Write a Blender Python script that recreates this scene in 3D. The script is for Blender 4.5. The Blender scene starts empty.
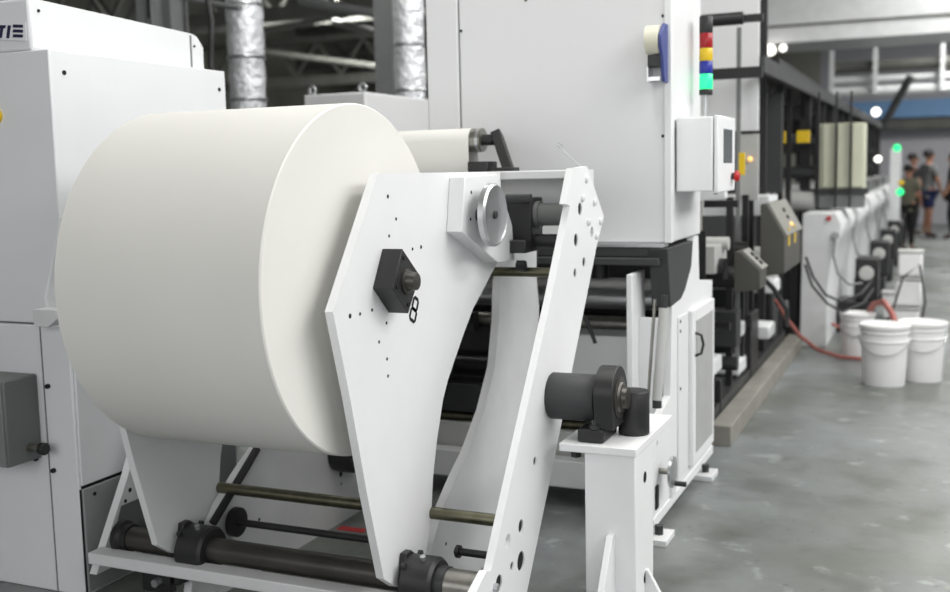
import bpy, bmesh, math, random
from mathutils import Vector, Matrix
from mathutils.geometry import tessellate_polygon
random.seed(4)
C = bpy.context.scene.collection
PI = math.pi
# ------------------------------------------------------------------ camera frame (950x592)
F = 1060.; H = 1.4
YAW, PITCH, ROLL = math.radians(23.5), math.radians(6.6), math.radians(1.25)
fw = Vector((-math.sin(YAW)*math.cos(PITCH), math.cos(YAW)*math.cos(PITCH), -math.sin(PITCH)))
_r = Vector((math.cos(YAW), math.sin(YAW), 0)); _u = _r.cross(fw)
rt = _r*math.cos(ROLL) - _u*math.sin(ROLL); up = _r*math.sin(ROLL) + _u*math.cos(ROLL)
EYE = Vector((0, 0, H))
def P(a, b, x=None, y=None, z=None):
    d = fw + rt*((a-475)/F) - up*((b-296)/F)
    t = (x-EYE.x)/d.x if x is not None else (y-EYE.y)/d.y if y is not None else (z-EYE.z)/d.z
    return EYE + d*t
def YZ(pts, x):
    return [(P(a, b, x=x).y, P(a, b, x=x).z) for a, b in pts]
# ------------------------------------------------------------------ materials
def lin(c): return tuple(((v/255)/12.92 if v/255 <= .04045 else ((v/255+.055)/1.055)**2.4) for v in c) + (1,)
def mat(name, rgb, rough=.5, metal=0, var=.04, scale=6, bump=0, bscale=40, emit=0, spec=None):
    m = bpy.data.materials.new(name); m.use_nodes = True
    nt = m.node_tree; b = nt.nodes['Principled BSDF']
    b.inputs['Roughness'].default_value = rough; b.inputs['Metallic'].default_value = metal
    if spec is not None: b.inputs['Specular IOR Level'].default_value = spec
    tc = nt.nodes.new('ShaderNodeTexCoord'); n = nt.nodes.new('ShaderNodeTexNoise')
    n.inputs['Scale'].default_value = scale; n.inputs['Detail'].default_value = 4
    nt.links.new(tc.outputs['Object'], n.inputs['Vector'])
    r = nt.nodes.new('ShaderNodeValToRGB'); l = lin(rgb)
    r.color_ramp.elements[0].position = .3; r.color_ramp.elements[1].position = .7
    r.color_ramp.elements[0].color = tuple(max(0, v*(1-var*2)) for v in l[:3])+(1,)
    r.color_ramp.elements[1].color = tuple(min(1, v*(1+var)) for v in l[:3])+(1,)
    nt.links.new(n.outputs['Fac'], r.inputs['Fac']); nt.links.new(r.outputs['Color'], b.inputs['Base Color'])
    if bump:
        n2 = nt.nodes.new('ShaderNodeTexNoise'); n2.inputs['Scale'].default_value = bscale
        nt.links.new(tc.outputs['Object'], n2.inputs['Vector'])
        bp = nt.nodes.new('ShaderNodeBump'); bp.inputs['Strength'].default_value = bump; bp.inputs['Distance'].default_value = .02
        nt.links.new(n2.outputs['Fac'], bp.inputs['Height']); nt.links.new(bp.outputs['Normal'], b.inputs['Normal'])
    if emit:
        b.inputs['Emission Color'].default_value = l; b.inputs['Emission Strength'].default_value = emit
    return m
M = {}
M['white'] = mat('white_paint', (232, 233, 234), .42, var=.012)
M['white2'] = mat('white_paint_worn', (220, 221, 222), .5, var=.03)
M['cabinet'] = mat('cabinet_paint', (226, 228, 230), .5, var=.01)
M['lowgrey'] = mat('lower_panel_paint', (140, 142, 143), .55)
M['panel'] = mat('tower_panel_paint', (224, 225, 226), .5, var=.01, scale=2)
M['paper'] = mat('paper_side', (238, 229, 211), .85, var=.012, scale=3)
M['black'] = mat('black_steel', (36, 36, 37), .45, var=.15)
M['dark'] = mat('dark_steel', (62, 63, 64), .45, metal=.3, var=.15)
M['anth'] = mat('anthracite_paint', (58, 59, 60), .6, var=.08)
M['hole'] = mat('hole_shade', (18, 18, 18), .8)
M['steel'] = mat('brushed_steel', (150, 148, 142), .35, metal=.9, var=.1, scale=20)
M['alu'] = mat('aluminium', (200, 202, 204), .3, metal=.85, var=.05)
M['rod'] = mat('oily_steel_rod', (112, 110, 92), .35, metal=.85, var=.2, scale=14)
M['shaft'] = mat('dark_turned_shaft', (86, 84, 80), .38, metal=.7, var=.12)
M['grey'] = mat('grey_paint', (125, 127, 127), .5)
M['boxgrey'] = mat('junction_box_grey', (112, 114, 113), .5)
M['olive'] = mat('console_grey', (76, 75, 70), .5)
M['consface'] = mat('console_front', (140, 140, 134), .45)
M['plinth'] = mat('plinth_paint', (142, 140, 132), .6, var=.08)
M['navy'] = mat('navy_ink', (30, 32, 66), .5)
M['label'] = mat('label_white', (232, 232, 236), .5)
M['blue'] = mat('blue_plastic', (62, 74, 138), .4)
M['cream'] = mat('cream_tape', (226, 224, 204), .6)
M['creampanel'] = mat('cream_panel', (206, 208, 186), .6, var=.03)
M['red'] = mat('red_plastic', (190, 28, 30), .35)
M['redlens'] = mat('red_lens', (160, 18, 28), .3)
M['yellow'] = mat('yellow_lens', (226, 190, 30), .35)
M['bluelens'] = mat('blue_lens', (30, 44, 150), .3)
M['green'] = mat('lit_green_lens', (30, 205, 120), .3, emit=2.0)
M['amber'] = mat('lit_amber_lamp', (255, 190, 110), .3, emit=1.5)
M['lamp'] = mat('lit_white_lamp', (255, 250, 240), .3, emit=3)
M['hose'] = mat('red_hose', (172, 104, 96), .5)
M['cable'] = mat('black_cable', (48, 49, 50), .5)
M['pail'] = mat('pail_plastic', (236, 236, 236), .4, var=.02)
M['drum'] = mat('pale_roller', (190, 191, 188), .45)
M['meshgrey'] = mat('mesh_panel_grey', (176, 177, 176), .6, bump=.4, bscale=300)
M['screen'] = mat('grey_screen', (88, 92, 94), .25)
M['duct'] = mat('crinkled_foil', (232, 234, 237), .42, metal=.55, var=.08, bump=1.0, bscale=20)
M['concrete_dark'] = mat('factory_wall_grey', (150, 151, 142), .9, var=.15, scale=.6)
M['wallpale'] = mat('pale_end_wall', (176, 176, 182), .8, var=.05, scale=.4)
M['soffit'] = mat('soffit_white', (225, 227, 228), .6)
M['bluebeam'] = mat('blue_beam_paint', (112, 152, 196), .6)
M['beam'] = mat('grey_roof_steel', (92, 93, 88), .7, var=.1)
M['skin'] = mat('skin', (168, 122, 98), .6)
M['hair'] = mat('dark_hair', (24, 21, 20), .7)
M['shirtgrey'] = mat('grey_shirt', (106, 108, 108), .85)
M['navycloth'] = mat('navy_shorts', (34, 42, 84), .85)
M['blackcloth'] = mat('black_cloth', (26, 26, 28), .85)
M['olivecloth'] = mat('olive_cloth', (108, 106, 90), .85)
M['shoe'] = mat('dark_shoe', (40, 36, 36), .6)

def floor_mat():
    m = bpy.data.materials.new('painted_concrete'); m.use_nodes = True
    nt = m.node_tree; b = nt.nodes['Principled BSDF']; N = nt.nodes.new; Lk = nt.links.new
    tc = N('ShaderNodeTexCoord')
    def noise(s, d=5, off=0):
        n = N('ShaderNodeTexNoise'); n.inputs['Scale'].default_value = s; n.inputs['Detail'].default_value = d
        mp = N('ShaderNodeMapping'); mp.inputs['Location'].default_value = (off, off, 0)
        Lk(tc.outputs['Object'], mp.inputs['Vector']); Lk(mp.outputs['Vector'], n.inputs['Vector']); return n
    def ramp(n, a, ca, c, cc):
        r = N('ShaderNodeValToRGB'); e = r.color_ramp.elements
        e[0].position = a; e[0].color = ca; e[1].position = c; e[1].color = cc
        Lk(n.outputs['Fac'], r.inputs['Fac']); return r
    r1 = ramp(noise(.9), .35, lin((106, 109, 104)), .65, lin((132, 137, 139)))
    r2 = ramp(noise(3.2, 6, 7), .50, (1, 1, 1, 1), .68, (.60, .58, .54, 1))
    r3 = ramp(noise(26, 3, 3), .66, (1, 1, 1, 1), .74, (.45, .44, .42, 1))
    r4 = ramp(noise(7, 6, 13), .62, (0, 0, 0, 1), .72, (.12, .13, .13, 1))
    def mix(t, f, a, c):
        x = N('ShaderNodeMixRGB'); x.blend_type = t; x.inputs[0].default_value = f
        Lk(a.outputs['Color'], x.inputs[1]); Lk(c.outputs['Color'], x.inputs[2]); return x
    x = mix('ADD', 1, mix('MULTIPLY', .6, mix('MULTIPLY', .8, r1, r2), r3), r4)
    Lk(x.outputs['Color'], b.inputs['Base Color'])
    rr = ramp(noise(2.5, 4, 5), .3, (.28, .28, .28, 1), .7, (.5, .5, .5, 1)); Lk(rr.outputs['Color'], b.inputs['Roughness'])
    bp = N('ShaderNodeBump'); bp.inputs['Strength'].default_value = .15; bp.inputs['Distance'].default_value = .01
    Lk(noise(14).outputs['Fac'], bp.inputs['Height']); Lk(bp.outputs['Normal'], b.inputs['Normal'])
    return m
M['floor'] = floor_mat()
def roll_mat():   # wound paper: fine winding rings on the ends, faint bands round the outside
    m = mat('wound_paper_roll', (226, 225, 220), .8, var=.012, scale=3); nt = m.node_tree; b = nt.nodes['Principled BSDF']
    tc = nt.nodes.new('ShaderNodeTexCoord'); w = nt.nodes.new('ShaderNodeTexWave'); w.bands_direction = 'X'
    w.inputs['Scale'].default_value = 9; w.inputs['Distortion'].default_value = 1; w.inputs['Detail'].default_value = 2
    nt.links.new(tc.outputs['Object'], w.inputs['Vector'])
    bp = nt.nodes.new('ShaderNodeBump'); bp.inputs['Strength'].default_value = .03
    nt.links.new(w.outputs['Fac'], bp.inputs['Height']); nt.links.new(bp.outputs['Normal'], b.inputs['Normal'])
    return m
M['roll'] = roll_mat()
# ------------------------------------------------------------------ mesh building
def dots(mb, x, hs):
    for c0, c1, r in hs: mb.cyl((x-.002, c0, c1), (x+.0006, c0, c1), r, M['hole'], n=14)
    return mb
class MB:
    def __init__(s): s.b = bmesh.new(); s.mats = [None]
    def mi(s, m):
        if m is None: return 0
        if m not in s.mats: s.mats.append(m)
        return s.mats.index(m)
    def box(s, x0, x1, y0, y1, z0, z1, m=None, M4=None):
        co = [(x, y, z) for x in (x0, x1) for y in (y0, y1) for z in (z0, z1)]
        v = [s.b.verts.new(Vector(c) if M4 is None else M4 @ Vector(c)) for c in co]
        for f in ((0,1,3,2),(4,6,7,5),(0,4,5,1),(2,3,7,6),(0,2,6,4),(1,5,7,3)):
            s.b.faces.new([v[i] for i in f]).material_index = s.mi(m)
        return s
    def cyl(s, p0, p1, r, m=None, n=32, r1=None, cap=True):
        p0, p1 = Vector(p0), Vector(p1); d = (p1-p0).normalized(); r1 = r if r1 is None else r1
        a = d.orthogonal().normalized(); c = d.cross(a); k = s.mi(m)
        A = [s.b.verts.new(p0+(a*math.cos(t)+c*math.sin(t))*r) for t in [2*PI*i/n for i in range(n)]]
        B = [s.b.verts.new(p1+(a*math.cos(t)+c*math.sin(t))*r1) for t in [2*PI*i/n for i in range(n)]]
        for i in range(n):
            f = s.b.faces.new([A[i], A[(i+1) % n], B[(i+1) % n], B[i]]); f.smooth = True; f.material_index = k
        if cap:
            s.b.faces.new(A[::-1]).material_index = k; s.b.faces.new(B).material_index = k
        return s
    def lathe(s, o, prof, axis='z', m=None, n=40):
        # prof: list of (radius, height); closed at both ends if radius>0
        o = Vector(o); k = s.mi(m); rings = []
        def pt(r, h, t):
            c, q = r*math.cos(t), r*math.sin(t)
            return o+Vector({'z': (c, q, h), 'x': (h, c, q), 'y': (q, h, c)}[axis])
        for r, h in prof: rings.append([s.b.verts.new(pt(r, h, 2*PI*i/n)) for i in range(n)])
        for a, c in zip(rings, rings[1:]):
            for i in range(n):
                f = s.b.faces.new([a[i], a[(i+1) % n], c[(i+1) % n], c[i]]); f.smooth = True; f.material_index = k
        s.b.faces.new(rings[0][::-1]).material_index = k; s.b.faces.new(rings[-1]).material_index = k
        return s
    def prism(s, pts, a0, a1, axis='x', holes=(), m=None, n=20):
        # outline pts in the plane normal to axis; holes: (c0, c1, radius)
        k = s.mi(m)
        def V(p, h): return Vector({'x': (h, p[0], p[1]), 'y': (p[0], h, p[1]), 'z': (p[0], p[1], h)}[axis])
        loops = [list(pts)]+[list(h) if len(h) > 3 else [(h[0]+h[2]*math.cos(2*PI*i/n), h[1]+h[2]*math.sin(2*PI*i/n)) for i in range(n)] for h in holes]
        flat = [p for l in loops for p in l]
        tri = tessellate_polygon([[Vector((p[0], p[1], 0)) for p in l] for l in loops])
        A = [s.b.verts.new(V(p, a0)) for p in flat]; B = [s.b.verts.new(V(p, a1)) for p in flat]
        for t in tri:
            for W in (A, B):
                try: s.b.faces.new([W[i] for i in t]).material_index = k
                except ValueError: pass
        st = 0
        for l in loops:
            q = len(l)
            for i in range(q):
                i0, i1 = st+i, st+(i+1) % q
                f = s.b.faces.new([A[i0], A[i1], B[i1], B[i0]]); f.material_index = k
            st += q
        return s
    def tube(s, pts, r, m=None, n=10):
        pts = [Vector(p) for p in pts]; k = s.mi(m); rings = []; ref = None
        for i, p in enumerate(pts):
            d = (pts[min(i+1, len(pts)-1)]-pts[max(i-1, 0)]).normalized()
            if ref is None: ref = d.orthogonal().normalized()
            a = (ref-d*ref.dot(d)).normalized(); ref = a; c = d.cross(a)
            rings.append([s.b.verts.new(p+(a*math.cos(2*PI*j/n)+c*math.sin(2*PI*j/n))*r) for j in range(n)])
        for A, B in zip(rings, rings[1:]):
            for j in range(n):
                f = s.b.faces.new([A[j], A[(j+1) % n], B[(j+1) % n], B[j]]); f.smooth = True; f.material_index = k
        s.b.faces.new(rings[0][::-1]).material_index = k; s.b.faces.new(rings[-1]).material_index = k
        return s
    def build(s, name, m, parent=None, bevel=0, org=None):
        me = bpy.data.meshes.new(name)
        ms = [m]+s.mats[1:]
        bmesh.ops.recalc_face_normals(s.b, faces=s.b.faces)
        vs = [v.co for v in s.b.verts]
        if parent is not None: o0 = ORG[parent.name]
        elif org is not None: o0 = Vector(org)
        else:
            o0 = Vector(((min(v.x for v in vs)+max(v.x for v in vs))/2, (min(v.y for v in vs)+max(v.y for v in vs))/2, min(v.z for v in vs)))
        bmesh.ops.translate(s.b, verts=s.b.verts, vec=-o0)
        s.b.to_mesh(me); s.b.free(); me.set_sharp_from_angle(angle=math.radians(38))
        for x in ms: me.materials.append(x)
        o = bpy.data.objects.new(name, me); C.objects.link(o)
        if parent is not None: o.parent = parent
        else: o.location = o0
        ORG[o.name] = o0
        if bevel:
            b = o.modifiers.new('bevel', 'BEVEL'); b.width = bevel; b.segments = 2; b.limit_method = 'ANGLE'; b.angle_limit = math.radians(50)
        return o
ORG = {}
def B3(x0, x1, y0, y1, z0, z1): return MB().box(x0, x1, y0, y1, z0, z1)
def thing(name, loc, label, cat, group=None):
    o = bpy.data.objects.new(name, None); C.objects.link(o); o.location = loc; o.empty_display_size = .1
    ORG[o.name] = Vector(loc); tag(o, label, cat, group); return o
def tag(o, label, cat, group=None, kind=None):
    o['label'] = label; o['category'] = cat
    if group: o['group'] = group
    if kind: o['kind'] = kind
    return o
def struct(o): o['kind'] = 'structure'; return o
def lab(o, s): o['label'] = s; return o
def dup(root, delta, label, group=None):
    r = root.copy(); C.objects.link(r); r.location = root.location+Vector(delta); r['label'] = label
    if group: r['group'] = group
    for ch in root.children:
        c = ch.copy(); C.objects.link(c); c.parent = r
        for g in ch.children:
            d = g.copy(); C.objects.link(d); d.parent = c
    return r
def bolt(p, r, parent, h=.012, name='bolt', m='dark', axis=(1, 0, 0)):
    p = Vector(p); return MB().cyl(p, p+Vector(axis)*h, r, n=6 if r > .006 else 12).build(name, M[m], parent)

# ================================================================== SETTING
XL, XR, YB, YF, ZC = -15., 4.6, -4., 27., 6.2
def slab(name, a, m): return struct(B3(*a).build(name, M[m]))
slab('floor', (XL, XR, YB, YF, -.1, 0), 'floor')
slab('ceiling', (XL, XR, YB, YF, ZC, ZC+.1), 'concrete_dark')
slab('wall_left', (XL-.2, XL, YB, YF, 0, ZC), 'concrete_dark')
slab('wall_right', (XR, XR+.2, YB, YF, 0, ZC), 'wallpale')
slab('wall_front', (XL, -2.6, YF, YF+.2, 0, ZC), 'concrete_dark')
slab('wall_end', (-2.6, XR, YF, YF+.2, 0, ZC), 'wallpale')
slab('wall_back', (XL, XR, YB-.2, YB, 0, ZC), 'wallpale')
# wide white soffit across the hall and the roof steel
sf = MB(); zb = 3.16
sf.box(-2.35, XR-.002, 16, 17.4, zb, 4.5).box(-2.35, XR-.002, 15.97, 15.999, zb+.22, zb+.25, M['beam']); sf.build('soffit', M['soffit'])
struct(bpy.data.objects['soffit'])
bpy.data.objects['soffit'].name = 'trim_1'
o = B3(-2.55, XR-.002, 26.6, 26.98, 2.46, 2.86).build('trim_2', M['bluebeam']); struct(o)
o = B3(-2.55, XR-.002, 26.5, 26.98, 2.2, 2.42).build('trim_3', M['beam']); struct(o)

pg = 'pipes under the roof at the far end'
def pipe(z, r, m, lb, x0=-1.9, y=22.0):
    t = MB().cyl((x0, y, z), (XR, y, z), r, n=14).build('overhead_pipe', M[m]); tag(t, lb, 'pipe', pg)
pipe(3.27, .11, 'beam', 'dark grey overhead pipe, highest of the pipes below the white soffit')
pipe(3.03, .06, 'soffit', 'thin white overhead pipe between the grey pipe and the thicker white one')
pipe(2.80, .10, 'soffit', 'thick white overhead pipe just above the blue beam')
for i, (u, lb) in enumerate(((831, 'white drop hanger nearest the black machine beam'), (875, 'white drop hanger in the middle, over the blue beam'), (943, 'white drop hanger at the right edge of the photo'))):
    q = P(u, 60, y=21.7)
    tag(B3(q.x-.04, q.x+.04, 21.84, 21.91, 2.75, ZC).build('pipe_hanger', M['soffit']), lb, 'hanger', 'pipe hangers under the roof')
a, b_ = P(882, 128, y=20.5), P(911, 76, y=20.5)
tag(MB().cyl((a.x, 20.5, a.z), (b_.x, 20.5, b_.z), .07, n=10).build('diagonal_brace', M['anth']), 'dark diagonal steel brace crossing in front of the blue beam', 'brace')

# roof trusses seen over the paper roll (far left)
for i, (y, z, w, m) in enumerate(((11.5, 3.35, .16, 'beam'), (15.5, 3.9, .22, 'beam'), (19.5, 3.3, .2, 'beam'), (23.5, 4.1, .3, 'beam'), (25.5, 3.3, .2, 'grey'))):
    t = thing('roof_truss', ((XL-2.8)/2, y, z), ['grey roof truss, nearest of the five seen between the two foil ducts', 'second nearest grey roof truss between the foil ducts', 'middle grey roof truss of the five behind the paper roll', 'fourth grey roof truss back, above the paper roll', 'farthest roof truss, close to the dark end wall'][i], 'truss', 'roof trusses behind the paper roll')
    B3(XL+.01, -2.8, y-.08, y+.08, z, z+w).build('bottom_chord', M[m], t)
    B3(XL+.01, -2.8, y-.08, y+.08, z+.9, z+.9+w*.6).build('top_chord', M[m], t)
    wb = MB(); x = XL+.3
    while x < -4:
        wb.cyl((x, y, z+w), (x+.55, y, z+.9), .035, n=6); wb.cyl((x+.55, y, z+.9), (x+1.1, y, z+w), .035, n=6); x += 1.1
    wb.build('web_bracing', M[m], t)
for i, (u0, v0, y0, u1, v1, y1, r, m, lb) in enumerate((
    (335, 22, 12., 386, 34, 9.5, .05, 'grey', 'grey sloping pipe beside the right foil duct'),
    (262, 28, 14., 388, 4, 14., .09, 'beam', 'grey pipe rising to the right over the paper roll'),
    (262, 52, 17., 388, 68, 17., .06, 'beam', 'thin grey pipe low between the foil ducts'),
    (300, 0, 10., 388, 16, 10., .05, 'grey', 'grey conduit at the top edge between the foil ducts'))):
    a, b_ = P(u0, v0, y=y0), P(u1, v1, y=y1)
    tag(MB().cyl(a, b_, r, n=10).build('roof_pipe', M[m]), lb, 'pipe', 'pipes behind the paper roll')

# ducts, columns, cable
def foil_duct(u, y, r, lb):
    q = P(u, 50, y=y); mb = MB(); prof = []; z = 0.
    rnd = random.Random(u)
    while z < ZC:
        prof.append((r*(1+rnd.uniform(-.05, .05)), z)); z += rnd.uniform(.05, .16)
    prof.append((r, ZC))
    t = thing('foil_duct', (q.x, q.y, 0), lb, 'duct', 'foil wrapped vertical ducts')
    mb.lathe((q.x, q.y, 0), prof, n=28); mb.build('duct_pipe', M['duct'], t)
    for z in (1.95, 2.25, 2.62): MB().lathe((q.x, q.y, z), [(r*1.05, 0), (r*1.09, .012), (r*1.05, .024)], n=28).build('band', M['alu'], t)
foil_duct(246, 6.5, .132, 'crinkled silver foil duct left of the roll top, behind the stepped cabinet')
foil_duct(409, 6.5, .105, 'narrow foil duct beside the grey column at the tower')
def column(u, y, w, lb, slot=False):
    q = P(u, 30, y=y); t = thing('steel_column', (q.x, q.y, 0), lb, 'column')
    mb = MB(); mb.box(q.x-w, q.x+w, y-.1, y-.085, 0, ZC).box(q.x-w, q.x+w, y+.085, y+.1, 0, ZC).box(q.x-.01, q.x+.01, y-.085, y+.085, 0, ZC)
    mb.build('column_profile', M['grey'], t)
    if slot:
        MB().box(q.x+.02, q.x+.075, y-.115, y-.1, 0, ZC).box(q.x+.035, q.x+.055, y-.118, y-.114, 2.6, 2.85, M['hole']).build('slotted_rail', M['alu'], t)
column(155, 6.6, .085, 'grey steel column with slotted rail behind the stepped cabinet', True)
column(176, 7.0, .045, 'thin grey steel column just right of the slotted one')
column(391, 6.9, .085, 'dark grey steel column between the dark hall and the narrow foil duct')
q = P(211, 40, y=5.0)
tag(MB().tube([(q.x+.012*math.sin(i*2.1), q.y, i*.12) for i in range(0, 52)], .016).build('hanging_chain', M['black']), 'black chain hanging behind the right end of the stepped cabinet', 'chain')
a, b_ = P(150, -8, y=6.49), P(240, 8, y=6.35)
tag(MB().cyl(a, b_, .02, n=10).build('conduit', M['grey']), 'grey conduit crossing in front of the left foil duct', 'conduit')

# ================================================================== LEFT CABINET
t = cab = thing('machine_cabinet', (-3.1, 3.0, 0), 'tall white stepped machine cabinet at left with navy logo', 'machine cabinet')
B3(-3.8, -2.612, 2.64, 3.52, 0, .928).build('lower_housing', M['cabinet'], t, .006)
B3(-2.614, -2.604, 2.65, 3.5, .01, .372).build('kick_panel', M['lowgrey'], t, .003)
B3(-2.614, -2.604, 2.65, 3.5, .384, .92).build('side_panel', M['cabinet'], t, .003)
MB().prism([(-3.8, .934), (-3.8, 1.826), (-2.618, 1.826), (-2.618, 1.2715), (-2.702, 1.02), (-2.690, .934)], 2.64, 3.564, 'y').build('middle_housing', M['cabinet'], t, .005)
MB().prism([(2.64, 1.827), (2.64, 1.994), (3.47, 1.968), (3.50, 1.958), (3.535, 1.92), (3.535, 1.827)], -3.8, -2.690).build('upper_housing', M['cabinet'], t, .010)
B3(-2.691, -2.687, 3.445, 3.453, 1.83, 1.96).build('seam', M['grey'], t)
MB().prism([(-2.70, .99), (-2.60, .99), (-2.60, .96), (-2.64, .932), (-2.70, .932)], 2.58, 2.638, 'y').build('flange', M['white2'], t, .002)
B3(-2.737, -2.733, 2.637, 2.64, 0, .928).build('seam', M['grey'], t)
for x, z in ((-2.715, .722), (-2.715, .432), (-2.79, .467)): bolt((x, 2.628, z), .008, t, axis=(0, 1, 0), m='hole')
for y, z in ((2.70, 1.755), (2.75, 1.347), (3.52, 1.752)): bolt((-2.619, y, z), .008, t, h=.005, m='hole')
for y, z in ((2.68, 1.955), (3.47, 1.92)): bolt((-2.691, y, z), .005, t, h=.005, m='hole')
B3(-2.6135, -2.6115, 2.642, 2.651, 0, .372).build('seam', M['hole'], t); B3(-2.6125, -2.6105, 2.65, 3.5, .372, .384).build('seam', M['hole'], t)
bolt((-2.606, 2.70, .344), .007, t, h=.005, m='hole')
y = 2.636
def pg_(mb, q): return mb.prism([(P(u, v, y=y).x, P(u, v, y=y).z) for u, v in q], y-.002, y, 'y')
pl = pg_(MB(), [(-40, 19), (26, 22.5), (27, 41), (-40, 38)]).build('logo_plate', M['label'], t)
lg = MB(); y = 2.634
for q in ([(-5, 25), (6, 25.3), (5.4, 28.3), (-5.6, 28)], [(0.6, 28), (3.4, 28.1), (2.0, 38), (-.8, 37.8)], [(8.2, 25.4), (11, 25.5), (9.4, 38.3), (6.6, 38.2)]): pg_(lg, q)
lg.build('logo_lettering', M['navy'], pl)
lg = MB()
for v in (24.5, 29.4, 34.3): pg_(lg, [(13.6, v), (23, v+.3), (23, v+3.3), (13.0, v+3)])
lg.build('logo_bars', M['navy'], pl)
MB().lathe((P(-3, 116, y=2.64).x, 2.64, P(0, 116, y=2.64).z), [(.025, 0), (.025, -.012), (.016, -.018)], 'y', n=24).build('push_button', M['yellow'], t)

t = thing('junction_box', (-2.82, 2.55, .47), 'grey junction box on the front of the stepped cabinet', 'box')
B3(-3.01, -2.763, 2.495, 2.639, .472, .762).build('box_body', M['boxgrey'], t, .007)
B3(-3.006, -2.768, 2.486, 2.495, .476, .758).build('lid', M['grey'], t, .003)
k = MB().cyl((-2.763, 2.587, .52), (-2.715, 2.587, .52), .014).build('knob_shaft', M['steel'], t)
MB().cyl((-2.715, 2.587, .52), (-2.693, 2.587, .52), .021).build('knob', M['black'], k, .003)

# white housing with lifting eyes behind the roll
t = thing('white_housing', (-2.9, 5.7, 0), 'white machine housing with two lifting eyes behind the paper roll', 'machine housing')
B3(-3.29, -2.894, 5.2, 6.15, 0, 1.86).build('housing_body', M['panel'], t, .01)
for x in (-3.25, -2.925):
    MB().tube([(x+.02*math.cos(a_*PI/8), 5.23, 1.885+.02*math.sin(a_*PI/8)) for a_ in range(17)], .009, n=8).build('lifting_eye', M['alu'], t)

# ================================================================== UNWIND STAND
t = st = thing('unwind_stand', (-1.83, 3.0, 0), 'white tilting unwind stand with kite shaped side plates carrying the paper roll', 'roll stand')
kite = [(378,173),(333,312),(350.5,400),(367,494),(384,579),(396.5,587),(415,580),(426,553),(430.6,528),(432,500),(433,478),(437,440),(443,400),(448,380),(455,359),(464,333),(473,309),(485,286),(496,265),(503,240),(500,172)]
ko = YZ(kite, -1.415)
kh = [(387.8,196.5,.006),(396,219,.005),(389,236,.005),(412.5,249,.005),(421,247,.006),(350,316,.007),(360,314,.005),(372,310,.005),(386.5,323,.005),(379,342,.005),(387,359,.005),(388,376,.005)]
holes = [(P(u, v, x=-1.415).y, P(u, v, x=-1.415).z, r) for u, v, r in kh]
for x0, x1, lb in ((-1.44, -1.415, 'near kite shaped plate marked 8'), (-2.245, -2.22, 'far kite shaped plate, lower end seen under the roll')):
    o = dots(MB().prism(ko, x0, x1), x1, holes).build('kite_plate', M['white'], st); lab(o, lb)
    if x0 > -2: kp = o
# 8 mark
a, b_ = P(416.5, 297, x=-1.415), P(411.5, 322, x=-1.415)
c8 = (a+b_)/2; L8 = (a-b_).length
upv = (a-b_).normalized(); rv = upv.cross(Vector((1, 0, 0))).normalized()*1.0
X4 = Matrix(((rv.x, upv.x, 1, 0), (rv.y, upv.y, 0, 0), (rv.z, upv.z, 0, 0), (0, 0, 0, 1)))
if rv.y < 0: rv = -rv
X4 = Matrix(((0, 0, 1, -1.4145), (rv.y, upv.y, 0, c8.y), (rv.z, upv.z, 0, c8.z), (0, 0, 0, 1)))
e8 = MB(); W8, T8 = L8*.30, L8*.13
for lo, hi, wd in ((-L8*.5, T8*.5, W8), (-T8*.5, L8*.5, W8*.88)):
    c_ = L8*.13
    def ring(d): return [(-wd+d, lo+c_), (-wd+c_, lo+d), (wd-c_, lo+d), (wd-d, lo+c_), (wd-d, hi-c_), (wd-c_, hi-d), (-wd+c_, hi-d), (-wd+d, hi-c_)]
    e8.prism([(p[0], p[1]) for p in ring(0)], 0, .0006, 'z', holes=[ring(T8)])
for v in e8.b.verts: v.co = X4 @ v.co
e8.build('number_mark', M['hole'], kp)
# base plates with concave front edge
bp_ = [(3.67, 1.106), (3.60, 1.07), (3.567, 1.0), (3.55, .863), (3.503, .704), (3.393, .565), (3.254, .452), (3.142, .387), (3.03, .31), (2.93, .20), (2.87, .10), (2.84, 0), (3.78, 0), (3.86, .08), (3.90, .3), (3.93, .5), (3.98, .86), (3.955, .98), (3.96, 1.106)]
bp2 = [(y_-(.2 if 0 < i_ < 12 and y_ < 3.6 else 0), z_) for i_, (y_, z_) in enumerate(bp_)]
for x0, x1, lb in ((-1.48, -1.45, 'curved base plate right of the near kite plate'), (-2.215, -2.185, 'curved base plate under the roll at the far side')):
    hs = [(3.05, .19, .006), (3.62, .2, .012), (3.66, .23, .007), (3.62, .16, .005)]
    lab(dots(MB().prism(bp_ if x0 > -2 else bp2, x0, x1), x1, hs).build('base_plate', M['white2'], st), lb)
# outer tilting plates
op = YZ([(578,168),(587,166),(604,216),(597,245),(552,471),(527,592),(524,606),(470,606),(476,592),(487,571),(491,571),(505,507),(551,299),(570,206),(566,204),(573,168)], -1.12)
oh = [(580,209,.022),(592,232,.020),(576,240,.022),(584,262,.017),(575,273,.015),(535,461,.014),(521,526,.020),(508,541,.021),(521,561,.030),(512,566,.013),(499,583,.024)]
oh = [(P(u, v, x=-1.12).y, P(u, v, x=-1.12).z, r) for u, v, r in oh]
sp_ = MB().prism(op, -1.144, -1.12, holes=oh, n=20)
for i_, (a_, b_, r_) in enumerate(oh):
    if i_ not in (1, 7): sp_.cyl((-1.132, a_, b_), (-1.125, a_, b_), r_*1.02, M['hole'], n=20)
sp = sp_.build('tilt_plate', M['white'], st, .003); lab(sp, 'near slanted plate with a row of round holes')
for u, v in ((586,179),(582,198),(594,202),(588,222),(600,221),(596,236)):
    q = P(u, v, x=-1.12); MB().lathe((-1.12, q.y, q.z), [(.014, 0), (.013, .006), (.007, .010)], 'x', n=16).build('bolt', M['white2'], st)
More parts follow.
